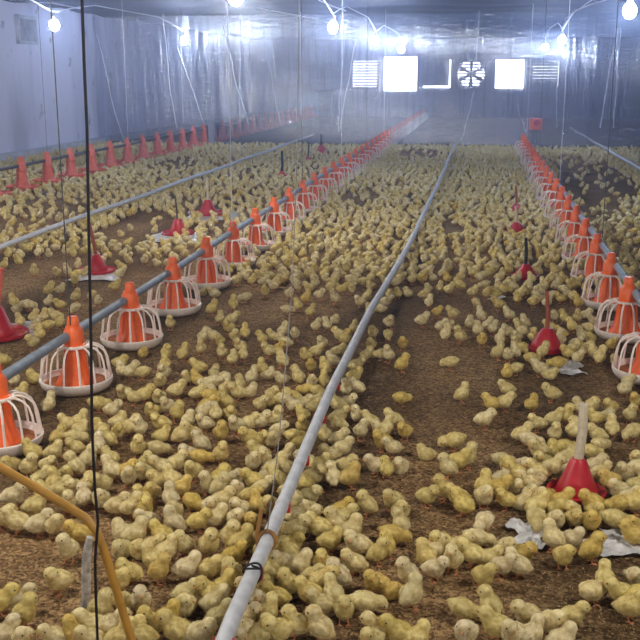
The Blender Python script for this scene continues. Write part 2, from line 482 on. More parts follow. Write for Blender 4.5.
# ------------------------------------------------------------------ plastic curtain across the house
nx, nz = 420, 26
xs, zs = np.linspace(XL + .02, XR - .02, nx + 1), np.linspace(.03, ZC - .08, nz + 1)
gx, gz = np.meshgrid(xs, zs)
dy = (.025 * np.sin(gx * 5.1 + .7 * np.sin(gz * 1.3)) + .014 * np.sin(gx * 13.7 + 1.9 * np.sin(gz * .8 + gx)) + .007 * np.sin(gx * 31 + gz * 2.2)) * .5 * (.35 + .65 * (gz / ZC)) + .03 * np.sin(gz * 2.3 + gx * .4)
v = np.stack([gx, YC + dy, gz], -1).reshape(-1, 3)
f = [(j * (nx + 1) + i, j * (nx + 1) + i + 1, (j + 1) * (nx + 1) + i + 1, (j + 1) * (nx + 1) + i) for j in range(nz) for i in range(nx)]
cu = MB().add(v, f).obj('plastic_curtain', M_FILM)
tag(cu, 'clear wrinkled plastic curtain hung across the whole house', 'curtain')
hx = np.linspace(XL + .03, XR - .03, 120)
MB().tube(np.stack([hx, YC - .03 + .03 * np.sin(hx * 2.2), .035 + 0 * hx], -1), .033, 8).obj('hem', mat('rolled dark hem', (.06, .06, .075), .6), cu)

# ------------------------------------------------------------------ feeders
FLX, FRX, FWX = -1.84, .865, -5.68


def feeder_meshes(body, rim, grille=True):
    pan = MB()
    pan.lathe([(.10, .004), (.145, .008), (.164, .028), (.172, .050), (.172, .058), (.163, .060), (.156, .044), (.140, .022), (.05, .018)], 28)
    fd = MB().lathe([(.02, .030), (.08, .034), (.15, .036), (.152, .030)], 20)
    hop = MB().lathe([(.096, .030), (.092, .042), (.066, .085), (.054, .150), (.050, .205), (.056, .21), (.056, .222), (.049, .226), (.046, .285), (.036, .305), (.028, .312), (.026, .35), (.020, .356), (0, .357)], 20)
    for a in range(6):
        t = a * PI / 3
        hop.box((.057 * math.cos(t), .057 * math.sin(t), .12), (.012, .008, .15), rot=Matrix.Rotation(t, 3, 'Z') @ Matrix.Rotation(-.12, 3, 'Y'))
    gr = MB()
    if grille:
        n = 14
        for i in range(n):
            a = 2 * PI * i / n; c, s = math.cos(a), math.sin(a)
            pts = [(.057, .214), (.085, .216), (.115, .206), (.140, .184), (.152, .150), (.159, .100), (.165, .056)]
            gr.tube([(r * c, r * s, z) for r, z in pts], .0052, 5)
        for R_, Z_, w in ((.061, .214, .008), (.167, .057, .006)):
            gr.tube([(R_ * math.cos(2 * PI * k / 28), R_ * math.sin(2 * PI * k / 28), Z_) for k in range(29)], w, 6, cap=False)
    cl = MB()
    cl.tube([(0, -.03, .262), (0, .03, .262)], .034, 12)
    cl.box((0, 0, .318), (.03, .034, .05), bev=.006)
    return dict(pan=pan.mesh('pan', rim), feed=fd.mesh('feed', M_FEED), hopper=hop.mesh('hopper', body), grille=gr.mesh('grille', M_WHITE) if grille else None, clamp=cl.mesh('clamp', body)), (pan, fd, hop, gr, cl)


FM, FMB = feeder_meshes(M_ORANGE, M_WHITE)
FC, FCB = feeder_meshes(M_CORAL, M_CORAL, False)


def joined(parts, mats, name):
    j = MB()
    for i, p in enumerate(parts):
        if p.n: j.add(np.concatenate(p.v), p.f, i)
    return j.mesh(name, mats)


FMJ = joined(FMB, [M_WHITE, M_FEED, M_ORANGE, M_WHITE, M_ORANGE], 'pan_feeder')
FCJ = joined(FCB, [M_CORAL, M_FEED, M_CORAL, M_CORAL, M_CORAL], 'pan_feeder')
PANS = []


def feeder(X, Y, parts, whole, label, group, tilt, dx):
    rz = random.uniform(-.25, .25)
    if parts is None:
        o = link('pan_feeder', whole, None, (X, Y, 0)); tag(o, label, 'feeder', group)
    else:
        o = thing('pan_feeder', (X, Y, 0), label, 'feeder', group)
        for nm in ('pan', 'feed', 'hopper', 'grille', 'clamp'):
            if parts[nm]:
                c = link(nm, parts[nm], o)
                c.rotation_euler = (0, 0, 0 if nm == 'clamp' else rz)
                if nm == 'grille': c['label'] = 'milky white wire grille'
    o.rotation_euler = (0, tilt, 0)
    if X == FWX:
        o.scale = (1.22, 1.22, 1.22); o.location.z = .02
    PANS.append((X, Y))


n = 0
Y = 3.52 - .79
while Y < YE - 1:
    n += 1
    if n == 1: lab = 'orange hopper feeder closest to the camera on the middle feeder line'
    else:
        lab = f'orange hopper feeder, {ordinal(n - 1)} counted from the one cut by the picture edge, middle line' if n > 2 else 'orange hopper feeder cut by the left picture edge'
    if n == 3: lab = 'orange hopper feeder behind the black cord on the middle line'
    if n > 1:
        feeder(FLX, Y, FM if Y < YC else None, FMJ, lab, 'pan feeders on the middle feeder line', 0, -.03)
    Y += .79
YFR = 5.68 - .79
n, Y = 0, YFR
while Y < YC - .4:
    n += 1
    lab = 'orange hopper feeder cut by the right picture edge' if n == 1 else f'orange hopper feeder, {ordinal(n)} from the camera on the right hand feeder line'
    feeder(FRX, Y, FM, FMJ, lab, 'pan feeders on the right hand line', 0, .05)
    Y += .79
n, Y = 0, 11.2
while Y < YE - 1:
    n += 1
    feeder(FWX, Y, FC if Y < YC else None, FCJ, f'dusty coral hopper feeder, {ordinal(n)} from the camera on the line by the lavender wall', 'coral feeders on the line by the wall', 0, 0)
    Y += .79


def pipe(name, pts, r, m, label, cat, seg=14, group=None):
    o = MB().tube(pts, r, seg).obj(name, m); return tag(o, label, cat, group)


def line_pts(X, z, y0, y1, n=60, jx=.006, jz=.004, seed=0):
    yy = np.linspace(y0, y1, n); r = np.random.default_rng(seed)
    return np.stack([X + jx * np.cumsum(r.normal(0, .5, n)) * .6 + 0 * yy, yy, z + jz * np.sin(yy * 1.7 + seed)], -1)


pipe('feed_pipe', line_pts(FLX - .02, .262, .5, YE - .3, 50, 0, .003, 1), .0225, M_GALV, 'grey steel feed pipe carrying the middle row of orange feeders', 'feed pipe')
pipe('feed_pipe', line_pts(FRX + .035, .275, 1.0, YC - .2, 40, 0, .004, 2), .0225, M_GALV, 'grey steel feed pipe along the right hand row of orange feeders', 'feed pipe')
pipe('feed_pipe', line_pts(FWX - .02, .34, 4, YE - .3, 40, 0, .004, 3), .022, M_WIRE, 'dark feed pipe along the coral feeders by the wall', 'feed pipe')
# drive unit where the right line ends at the curtain
t = thing('feeder_motor', (FRX + .25, YC - .55, 0), 'pink red drive unit at the far end of the right feeder line', 'motor')
MB().box((0, 0, .52), (.24, .2, .22), bev=.03).obj('control_box', M_CORAL, t)
MB().tube([(0, 0, 0), (0, 0, .44)], .02, 8).obj('post', M_GALV, t)
MB().tube([(0, -.12, .55), (0, -.26, .55)], .06, 12).obj('motor_drum', M_RED, t)

# ------------------------------------------------------------------ drinker pipes
DZ = .125
cp = [(222, 648), (232, 618), (265, 545), (297, 470), (330, 392), (352, 347), (370, 310), (400, 262), (418, 226), (430, 200), (440, 180)]
cpts = [on_z(222 - 60, 648 + 135, DZ)] + [on_z(x, y, DZ) for x, y in cp] + [np.array([-.44, 20.0, DZ])]
cpts = np.array(cpts)
yy = np.linspace(cpts[0, 1], cpts[-1, 1], 90)
cpts = np.stack([np.interp(yy, cpts[:, 1], cpts[:, 0]), yy, DZ + .004 * np.sin(yy * 2)], -1)
dp = pipe('drinker_pipe', cpts, .0215, M_PVC, 'long grey drinker pipe running up the middle of the flock', 'drinker pipe')


def pipe_at(Y): return np.array([np.interp(Y, cpts[:, 1], cpts[:, 0]), Y, DZ])


for Yn in (2.1, 2.46, 2.9, 3.3, 3.75, 4.2):       # nipples with red saddles under the pipe
    q = pipe_at(Yn)
    s = MB().box(q + [0.0, 0, -.012], (.05, .022, .03), bev=.004).obj('nipple_saddle', M_RED, dp)
    MB().tube([q + [0, 0, -.02], q + [0, 0, -.05]], .004, 6).obj('nipple', M_STEEL, s)
pipe('drinker_pipe', line_pts(-3.74, .12, 3, 23, 50, 0, .006, 5), .022, M_PVC, 'grey drinker pipe between the coral feeders and the middle feeder line', 'drinker pipe')
pipe('drinker_pipe', line_pts(2.36, .12, 3, 27, 50, 0, .006, 6), .024, M_PVC, 'grey drinker pipe beyond the right hand feeder line', 'drinker pipe')
# wire tie and strap on the middle pipe
a = on_z(243, 572, DZ)
a[0] = pipe_at(a[1])[0]
ring = [(a[0] + .026 * math.cos(k), a[1] + .012 * math.sin(2 * k), DZ + .028 * math.sin(k)) for k in np.linspace(0, 2 * PI * 1.4, 24)]
ring += [(a[0] + .03, a[1] - .03, DZ + .03), (a[0] + .012, a[1] - .055, DZ + .05)]
tag(MB().tube(ring, .003, 6).obj('wire_tie', M_CORD), 'black wire tie twisted around the near end of the middle drinker pipe', 'wire tie')
a = pipe_at(on_z(262, 540, DZ)[1])
tag(MB().tube([a + [-.026, -.004, -.02], a + [-.030, 0, .02], a + [-.022, .01, .06], a + [-.02, .02, .09]], .006, 6).tube([a + np.array([.0255 * math.cos(k), .01 * math.sin(k), .0255 * math.sin(k)]) for k in np.linspace(0, 2 * PI, 16)], .006, 6).obj('tie_strap', M_TIE), 'brown strap knotted on the middle drinker pipe where the thin cord hangs', 'strap')

# ------------------------------------------------------------------ bell drinkers
BELLS = []


def bell(px_, py_, dish, cone_r, cone_h, stem_m, stem_top, label, stem_r=.011):
    p = on_z(px_, py_, 0)
    t = thing('bell_drinker', p, label, 'drinker', 'red bell drinkers among the chicks')
    MB().lathe([(dish * .8, .002), (dish, .012), (dish + .004, .030), (dish - .004, .034), (dish - .012, .018), (cone_r * .6, .014)], 28).obj('dish', M_RED, t)
    MB().lathe([(cone_r, .018), (cone_r * 1.02, .03), (cone_r * .85, .06), (cone_r * .42, cone_h), (cone_r * .30, cone_h + .012), (0, cone_h + .014)], 24).obj('bell', M_RED, t)
    top = on_y(stem_top[0], stem_top[1], p[1]) - p
    MB().tube([(0, 0, cone_h), np.array([0, 0, cone_h]) * .5 + top * .5 + [.004, 0, 0], top], [stem_r, stem_r, stem_r * .9], 8).obj('stem', stem_m, t)
    BELLS.append((p[0], p[1], dish))
    return p


bell(576, 497, .10, .072, .135, M_STEM, (584, 404), 'red bell drinker with thick pale stem at lower right', .017)
bell(546, 352, .10, .085, .12, M_RUST, (547, 291), 'red bell drinker with rusty stem, second up from the lower right', .011)
bell(525, 279, .10, .08, .10, M_CORD, (526, 238), 'red bell drinker with black stem in the right half', .012)
bell(516, 234, .11, .08, .10, M_STEM, (516, 206), 'red bell drinker just beyond the black stemmed one', .014)
bell(516, 214, .11, .08, .10, M_RUST, (516, 186), 'farthest red bell drinker left of the right feeder line', .012)
bell(-2, 337, .17, .095, .17, M_CORAL, (0, 268), 'large red bell drinker cut by the left picture edge', .022)
bell(97, 273, .14, .08, .13, M_RUST, (89, 222), 'red bell drinker with tall rusty stem behind the black cord', .014)
bell(178, 235, .15, .085, .14, M_WIRE, (175, 196), 'red bell drinker with dark stem left of a wide red one', .009)
bell(208, 215, .19, .095, .15, M_STEM, (207, 178), 'wide red bell drinker with pale stem on a white sheet', .013)
bell(282, 178, .15, .06, .09, M_CORD, (282, 151), 'dark stemmed bell drinker nearest on the far left row', .02)
bell(308, 162, .13, .06, .09, M_CORD, (309, 142), 'small far bell drinker with dark stem, middle of three', .016)
bell(321, 155, .15, .11, .17, M_CORD, (321, 134), 'farthest red bell drinker of the left row', .018)


def sheet(corners, label, amp=.012, seed=0, nn=18):
    c = [on_z(x, y, .004) for x, y in corners]; r = np.random.default_rng(seed)
    v, f = [], []
    ph = r.uniform(0, 6, 6)
    for j in range(nn + 1):
        for i in range(nn + 1):
            u, w = i / nn, j / nn
            p = (c[0] * (1 - u) + c[1] * u) * (1 - w) + (c[3] * (1 - u) + c[2] * u) * w
            e = min(u, 1 - u, w, 1 - w)
            p = p + np.array([.02 * math.sin(9 * w + ph[0]), .02 * math.sin(8 * u + ph[1]), 0]) * (1 if e < .08 else .5)
            p[2] = .006 + amp * (abs(math.sin(11 * u + 5 * w + ph[2])) + abs(math.sin(17 * w - 7 * u + ph[3]))) * .5 * r.uniform(.5, 1)
            v.append(p)
    f = [(j * (nn + 1) + i, j * (nn + 1) + i + 1, (j + 1) * (nn + 1) + i + 1, (j + 1) * (nn + 1) + i) for j in range(nn) for i in range(nn)]
    return tag(MB().add(v, f).obj('plastic_sheet', M_SHEET, None, False), label, 'sheet', 'plastic sheets under the drinkers')


sheet([(516, 548), (548, 549), (540, 522), (510, 524)], 'crumpled pale scrap of sheet left below the pale stemmed drinker', .016, 1)
sheet([(580, 554), (660, 563), (640, 530), (600, 530)], 'torn pale sheet below and right of the pale stemmed drinker', .016, 11)
sheet([(556, 375), (584, 375), (578, 362), (548, 362)], 'white scrap of sheet beside the rusty stemmed drinker', .01, 2)
sheet([(-20, 346), (32, 336), (40, 322), (-14, 326)], 'white sheet under the large drinker at the left edge', .01, 3)
sheet([(66, 281), (118, 281), (118, 270), (78, 270)], 'white sheet under the drinker behind the black cord', .008, 4)
sheet([(145, 242), (214, 244), (206, 232), (158, 233)], 'white sheet under the dark stemmed drinker', .008, 5)
sheet([(184, 222), (242, 220), (236, 210), (190, 211)], 'white sheet under the wide red drinker', .008, 6)
sheet([(489, 300), (503, 301), (503, 294), (491, 294)], 'tiny white scrap of sheet in the litter near the black stemmed drinker', .006, 7)

# ------------------------------------------------------------------ bulbs and their cables
ROWS = {'above the line by the wall': (-5.58, [2.7, 8.1, 13.05, 19.1], 2.09),
        'above the middle feeder line': (-1.9, [-2.8, 2.6, 7.96, 13.32, 18.88, 25.2], 2.05),  # last one added past the curtain to brighten the space behind
        'above the right feeder line': (1.4, [-2.8, 2.2, 10.38, 18.64, 23.6], 2.05)}  # last one added at a curtain reflection, lights the space behind
bulb_near = MB().ball((0, 0, 0), (.062, .062, .075), 14, 10).mesh('globe', M_BULB_NEAR)
bulb_me = MB().ball((0, 0, 0), (.062, .062, .075), 14, 10).mesh('globe', M_BULB)
sock_me = MB().lathe([(.03, .066), (.034, .10), (.022, .135), (.008, .15)], 12).mesh('socket', M_SOCKET)
for rn, (X, ys, z) in ROWS.items():
    pts = []
    for i, Yb in enumerate(ys):
        t = thing('light_bulb', (X, Yb, z), f'glowing bulb, {ordinal(i + 1)} along from the camera end, {rn}', 'light bulb', 'light bulbs hanging in three rows')
        link('globe', bulb_near if Yb < 9 else bulb_me, t); link('socket', sock_me, t)
        pts.append((X, Yb, z + .165))
        if i + 1 < len(ys):
            d = ys[i + 1] - Yb
            for k in range(1, 8):
                u = k / 8; pts.append((X, Yb + u * d, z + .165 + .2 * min(u, 1 - u, .22) / .22 * .9))
    tag(MB().tube(pts, .009, 6).obj('light_cable', M_TWINE), f'white electric cable looped between the bulbs {rn}', 'cable')

# ------------------------------------------------------------------ cords
def cord(p0, p1, r, m, label, group=None, mid=None, name='hanging_cord'):
    pts = [p0] + (mid or []) + [p1]
    if not mid:
        pts = [np.asarray(p0) * (1 - u) + np.asarray(p1) * u for u in np.linspace(0, 1, 7)]
    return tag(MB().tube(pts, r, 6).obj(name, m), label, 'cord', group)


YB = 2.02
blk = [on_y(x, y, YB) for x, y in [(82, -60), (82, 0), (84, 60), (87, 130), (89, 240), (91, 340), (92, 430), (95, 490), (98, 522), (95, 560), (96, 600), (98, 650)]]
blk[0] = np.array([blk[1][0] - .02, YB, ZC - .03]); blk.append(np.array([blk[-1][0] + .01, YB - .02, .004]))
tag(MB().tube(blk, .0035, 8).obj('black_cord', M_CORD), 'black cord hanging in front of everything at the left, tied round the yellow hose', 'cord')
hs = [on_y(x, y, YB + .03) for x, y in [(-120, 395), (-60, 430), (0, 467), (40, 490), (70, 508), (86, 518), (97, 532), (105, 553), (114, 582), (124, 615), (134, 648)]]
hs = [np.array([hs[0][0] - .5, YB + .1, 1.6]), np.array([hs[0][0] - .2, YB + .05, 1.1])] + hs + [np.array([hs[-1][0] + .03, YB + .02, .05]), np.array([hs[-1][0] + .07, YB, .014])]
tag(MB().tube(hs, .0102, 12).obj('yellow_hose', M_HOSE), 'bent ochre yellow hose crossing the lower left foreground', 'hose')
b0 = on_z(84, 613, 0); t0 = on_y(89, 537, b0[1])
st = MB()
n_ = 9
pts = [b0 + (t0 - b0) * u + np.array([.003 * math.sin(7 * u), 0, 0]) for u in np.linspace(0, 1, n_)]
st.tube(pts, [.0135, .014, .0128, .014, .0134, .0125, .0132, .012, .009], 7)
tag(st.obj('wooden_stake', M_STAKE), 'short weathered grey stake standing in the litter beside the black cord', 'stake')

k = pipe_at(on_z(262, 540, DZ)[1]) + [0, 0, .02]
cord(k, np.array([on_y(299, 0, 5.0)[0], 5.0, ZC - .03]), .0017, M_GREYCORD, 'thin grey cord rising from the strap on the middle drinker pipe', None,
     [on_y(278, 450, 2.7), on_y(284, 384, 2.9), on_y(292, 290, 3.3), on_y(297, 160, 3.9), on_y(299, 0, 4.6)])
SUSP = 'suspension cords holding the feeder lines'
for X, z, ys, nm in ((FLX, .29, [4.28, 7.44, 10.6, 13.76, 16.9, 20.1], 'middle feeder line'), (FRX + .035, .3, [7.26, 11.2, 15.2, 19.2], 'right feeder line'), (FWX, .31, [12.8, 16.0, 19.2], 'coral feeder line by the wall')):
    for i, Yk in enumerate(ys):
        cord((X, Yk, z + .03), (X, Yk, ZC - .02), .003, M_WIRE if i % 2 == 0 else M_TWINE, f'thin cord holding up the {nm}, {ordinal(i + 1)} from the camera', SUSP)
# solid white strands added for the bright streaks and creases on the film
STREAKS = [((162, -8), (178, 128), [(163, 20), (166, 45), (170, 85)], .011), ((178, 48), (204, 124), None, .014), ((221, 18), (248, 124), [(228, 45), (236, 82)], .017), ((240, -8), (240, 120), None, .006),
      ((266, 48), (280, 122), None, .010), ((300, -8), (302, 126), None, .010), ((342, 60), (338, 132), None, .012), ((356, 40), (339, 130), None, .014), ((480, -8), (476, 62), None, .009), ((474, 92), (463, 136), None, .012),
      ((517, 104), (526, 132), None, .010), ((617, 28), (600, 128), None, .014), ((621, 28), (613, 128), None, .013), ((575, 34), (577, 92), None, .008), ((558, 48), (556, 128), None, .009), ((96, 34), (124, 140), [(104, 66), (112, 100)], .013)]
STREAK_LABELS = ['wavy film streak left of the second wall bulb', 'slanting film streak running down from the second wall bulb', 'slanting film streak below the high bulb at top', 'thin upright film streak under the high top bulb', 'faint slanting film streak left of centre',
       'upright film streak pair strand at centre left of the black tank', 'short film streak beside the black tank', 'slanting film streak over the black tank', 'film streak above the bladed fan', 'film streak slanting below the bladed fan',
       'short film streak above the far end of the right feeders', 'long film streak slanting left below the top right bulb', 'long film streak next to it, right of the slanting one below the top right bulb', 'short upright film streak by the far right bulb', 'film streak below the far right bulb', 'slanting film streak against the lavender wall']
for i, (a, b, mid, r) in enumerate(STREAKS):
    Yt = YC - .06 - .01 * (i % 3)
    p0, p1 = on_y(a[0], a[1], Yt), on_y(b[0], b[1], Yt)
    p0[2] = min(p0[2], ZC - .04)
    way = np.array([p0] + ([on_y(x, y, Yt) for x, y in mid] if mid else []) + [p1])
    uu = np.linspace(0, len(way) - 1, 26)
    pl = np.stack([np.interp(uu, np.arange(len(way)), way[:, k]) for k in range(3)], -1)
    pl[:, 0] += np.convolve(rng.normal(0, .02, 30), np.ones(5) / 5, 'valid')
    tag(MB().tube(pl, r * .75 * rng.uniform(.45, 1.3, 26), 6).obj('hanging_cord', M_TWINE), 'white ' + STREAK_LABELS[i], 'cord', 'white streaks on the plastic curtain')
# wires under the ceiling
for i, (pp, lab) in enumerate([([(25, 3), (45, 2), (62, 5), (82, 9)], 'sagging white wire under the ceiling above the lavender wall'), ([(256, 8), (290, 14), (318, 20), (333, 24)], 'pale wire running to the bulb right of centre top'), ([(318, 0), (332, 6), (346, 11)], 'short pale wire under the ceiling near the top centre'),
                               ([(562, 30), (566, 18), (576, 10), (592, 4), (606, 0)], 'pale wire curving up from the far right bulb')]):
    cord(None, None, .011, M_TWINE, lab, None, None, 'ceiling_wire') if False else tag(MB().tube([on_y(x, y, 17.5 - i * .6) for x, y in pp], .011, 6).obj('ceiling_wire', M_TWINE), lab, 'wire')

# dark tank behind the curtain and post beside the coral feeders
p = on_z(327, 126, 0)
t = thing('water_tank', (on_y(326, 100, 27)[0], 27, 0), 'dark square topped tank standing behind the plastic curtain', 'tank')
MB().lathe([(.19, .18), (.24, .3), (.27, .95), (.27, 1.0)], 4).obj('tank_body', M_DARK, t, False).rotation_euler = (0, 0, PI / 4)
MB().box((0, 0, 1.02), (.48, .42, .05), bev=.02).obj('lid', M_DARK, t)
for sx in (-1, 1):
    for sy in (-1, 1): MB().tube([(sx * .13, sy * .13, .2), (sx * .17, sy * .17, 0)], .02, 6).obj('leg', M_DARK, t)
p = on_z(213, 146, 0)
tag(MB().box((p[0], p[1] - .1, .28), (.13, .1, .56), bev=.015).obj('post', M_STEEL), 'short dark grey post beside the coral feeders at the curtain', 'post')

# ------------------------------------------------------------------ chicks
def ico(level):
    t = (1 + 5 ** .5) / 2
    v = [(-1, t, 0), (1, t, 0), (-1, -t, 0), (1, -t, 0), (0, -1, t), (0, 1, t), (0, -1, -t), (0, 1, -t), (t, 0, -1), (t, 0, 1), (-t, 0, -1), (-t, 0, 1)]
    f = [(0, 11, 5), (0, 5, 1), (0, 1, 7), (0, 7, 10), (0, 10, 11), (1, 5, 9), (5, 11, 4), (11, 10, 2), (10, 7, 6), (7, 1, 8), (3, 9, 4), (3, 4, 2), (3, 2, 6), (3, 6, 8), (3, 8, 9), (4, 9, 5), (2, 4, 11), (6, 2, 10), (8, 6, 7), (9, 8, 1)]
    v = [np.array(p) / np.linalg.norm(p) for p in v]
    for _ in range(level):
        c, g = {}, []
        def mid(a, b):
            k = (min(a, b), max(a, b))
            if k not in c:
                q = v[a] + v[b]; v.append(q / np.linalg.norm(q)); c[k] = len(v) - 1
            return c[k]
        for a, b, d in f:
            x, y, z = mid(a, b), mid(b, d), mid(d, a)
            g += [(a, x, z), (b, y, x), (d, z, y), (x, y, z)]
        f = g
    return np.array(v), f


ICO = {2: ico(2), 3: ico(3), 4: ico(4)}


def smin(a, b, k):
    h = np.clip(.5 + .5 * (b - a) / k, 0, 1)
    return b * (1 - h) + a * h - k * h * (1 - h)


def ell(p, c, r, pitch=0.0, yaw=0.0):
    q = p - np.asarray(c)
    cy, sy = math.cos(yaw), math.sin(yaw)
    q = np.stack([q[:, 0] * cy + q[:, 1] * sy, -q[:, 0] * sy + q[:, 1] * cy, q[:, 2]], -1)
    cp_, sp_ = math.cos(pitch), math.sin(pitch)
    q = np.stack([q[:, 0] * cp_ + q[:, 2] * sp_, q[:, 1], -q[:, 0] * sp_ + q[:, 2] * cp_], -1)
    r = np.asarray(r); k0 = np.linalg.norm(q / r, axis=1); k1 = np.linalg.norm(q / r ** 2, axis=1) + 1e-9
    return k0 * (k0 - 1) / k1


# pose: body centre, radii, pitch, head centre, head radius, head yaw, head pitch, legs, ray centre
POSES = {
    's': dict(bc=(-.004, 0, .050), br=(.034, .0275, .0300), bp=.70, hc=(.018, 0, .091), legs=.024, rc=(.006, 0, .062)),
    'w': dict(bc=(-.004, 0, .048), br=(.036, .0285, .0290), bp=.30, hc=(.032, 0, .079), legs=.024, rc=(.008, 0, .056)),
    'p': dict(bc=(-.004, 0, .047), br=(.036, .0280, .0280), bp=-.10, hc=(.044, 0, .040), hp=-.75, legs=.022, rc=(.012, 0, .044)),
    'r': dict(bc=(-.004, 0, .028), br=(.038, .0325, .0280), bp=.12, hc=(.026, 0, .056), legs=0, rc=(.006, 0, .034)),
}


def variant(pose, yaw):
    d = dict(POSES[pose]); d.setdefault('hp', 0.0)
    hc = np.array(d['hc'], float); hc[1] += .011 * math.sin(yaw); hc[0] -= .008 * (1 - math.cos(yaw))
    d['hc'] = hc; d['yaw'] = yaw; d['pose'] = pose
    return d


VARS = [variant(p, y) for p, ys in (('s', (0, .8, -.8)), ('w', (0, .7, -.7, 1.6)), ('p', (0, .5)), ('r', (0, -.9, 1.8))) for y in ys]
BYPOSE = {p: [i for i, v in enumerate(VARS) if v['pose'] == p] for p in 'swpr'}


def chick_surface(d, level):
    D, F = ICO[level]
    c = np.array(d['rc'])
    bp, yaw, hp = d['bp'], d['yaw'], d['hp']
    bdir = np.array([math.cos(bp), 0, math.sin(bp)])
    bc = np.array(d['bc'])
    hdir = np.array([math.cos(yaw) * math.cos(hp), math.sin(yaw) * math.cos(hp), math.sin(hp)])
    def sdf(p):
        a = ell(p, bc, d['br'], bp)
        a = smin(a, ell(p, bc + bdir * .012 + np.array([0, 0, -.004]), (.026, .0255, .027), bp), .01)      # breast
        a = smin(a, ell(p, bc - bdir * .033 + np.array([0, 0, .006]), (.014, .011, .008), bp - .25), .014)  # tail
        for s in (-1, 1):
            a = smin(a, ell(p, bc + np.array([-.004, s * .0235, .004]), (.024, .0075, .0145), bp - .18), .004)  # wings
        nk = (bc + bdir * .022) * .5 + d['hc'] * .5
        a = smin(a, ell(p, nk, (.016, .0155, .018), .5), .012)
        h = ell(p, d['hc'], (.0215, .0202, .0198), hp, yaw)
        h = smin(h, ell(p, d['hc'] + hdir * .012 + np.array([0, 0, -.003]), (.011, .0115, .0105), hp, yaw), .008)
        return smin(a, h, .007)
    t = np.full(len(D), .13)
    for _ in range(60):
        t -= sdf(c + D * t[:, None]) * .8
    P = c + D * t[:, None]
    w = np.sin(P[:, 0] * 900 + 3 * np.sin(P[:, 1] * 700)) * np.sin(P[:, 2] * 850 + 2 * np.sin(P[:, 0] * 500)) * np.sin(P[:, 1] * 800 + 1.3)
    P = P + D * (w * (.0011 if level >= 3 else .0005))[:, None]
    P[:, 2] = np.maximum(P[:, 2], .001)
    return P, F, hdir


def fuzz(P, F, d, n, seed):
    r = np.random.default_rng(seed)
    Fa = np.array(F)
    A, B, C_ = P[Fa[:, 0]], P[Fa[:, 1]], P[Fa[:, 2]]
    nr = np.cross(B - A, C_ - A); ar = np.linalg.norm(nr, axis=1); nr /= ar[:, None] + 1e-12
    i = r.choice(len(Fa), n, p=ar / ar.sum())
    u, w = r.random(n), r.random(n); s = u + w > 1; u[s], w[s] = 1 - u[s], 1 - w[s]
    q = A[i] + (B[i] - A[i]) * u[:, None] + (C_[i] - A[i]) * w[:, None]
    back = np.array([-1, 0, -.35]) + r.normal(0, .45, (n, 3))
    dirn = nr[i] * .75 + (back - nr[i] * np.sum(back * nr[i], 1)[:, None]) * .75
    dirn /= np.linalg.norm(dirn, axis=1)[:, None]
    head = np.linalg.norm(q - d['hc'], axis=1) < .021
    ln = np.where(head, .0035, .0058) * r.uniform(.6, 1.25, n)
    side = np.cross(dirn, r.normal(0, 1, (n, 3))); side /= np.linalg.norm(side, axis=1)[:, None]
    b = q - nr[i] * .0008
    V = np.stack([b - side * .0008, b + side * .0008, b + dirn * ln[:, None]], 1).reshape(-1, 3)
    return V, [(3 * k, 3 * k + 1, 3 * k + 2) for k in range(n)]


def beak_mb(d, hdir, mb=None, m=0):
    mb = mb or MB()
    hc = d['hc']; b = hc + hdir * .0200 + np.array([0, 0, -.002]); tip = hc + hdir * .0315 + np.array([0, 0, -.0055])
    mb.tube([b - hdir * .004, b, b * .45 + tip * .55, tip], [.0046, .0044, .003, .0006], 7, m=m)
    return mb


def eye_pos(d, hdir, s):
    side = np.cross(np.array([0, 0, 1.0]), hdir); side /= np.linalg.norm(side)
    upv = np.cross(hdir, side)
    return d['hc'] + hdir * .0105 + side * s * .0166 + upv * .0035


def leg_mb(d, s, mb=None, m=0, simple=False):
    mb = mb or MB()
    x0 = d['bc'][0] + .004; y = s * .0125; z = d['legs'] + .006
    kx = x0 - .004
    mb.tube([(x0, y, z + .006), (kx, y * 1.05, z * .55), (x0 + .002, y * 1.1, .003)], [.0042, .0026, .0023], 6, m=m)
    if not simple:
        for a in (-.5, 0, .5):
            mb.tube([(x0 + .001, y * 1.1, .003), (x0 + .016 * math.cos(a), y * 1.1 + .016 * math.sin(a), .0016)], [.002, .0013], 5, m=m)
        mb.tube([(x0 + .001, y * 1.1, .003), (x0 - .008, y * 1.1, .0016)], [.002, .0012], 5, m=m)
    return mb


EYE_ME = MB().ball((0, 0, 0), .0027, 8, 6).mesh('eye', M_EYE)
NEAR = []
for i, d in enumerate(VARS):
    P, F, hd = chick_surface(d, 4)
    b = MB().add(P, F)
    b.add(*fuzz(P, F, d, 1500, 100 + i))
    me = bpy.data.meshes.new('chick_body')
    me.from_pydata(np.concatenate(b.v).tolist(), [], b.f)
    me.materials.append(M_DOWN)
    me.polygons.foreach_set('use_smooth', [True] * len(b.f)); me.update()
    NEAR.append(dict(body=me, beak=beak_mb(d, hd).mesh('beak', M_BEAK), eyes=[eye_pos(d, hd, s) for s in (-1, 1)],
                     legs=[leg_mb(d, s).mesh('leg', M_LEG) for s in (-1, 1)] if d['legs'] else []))

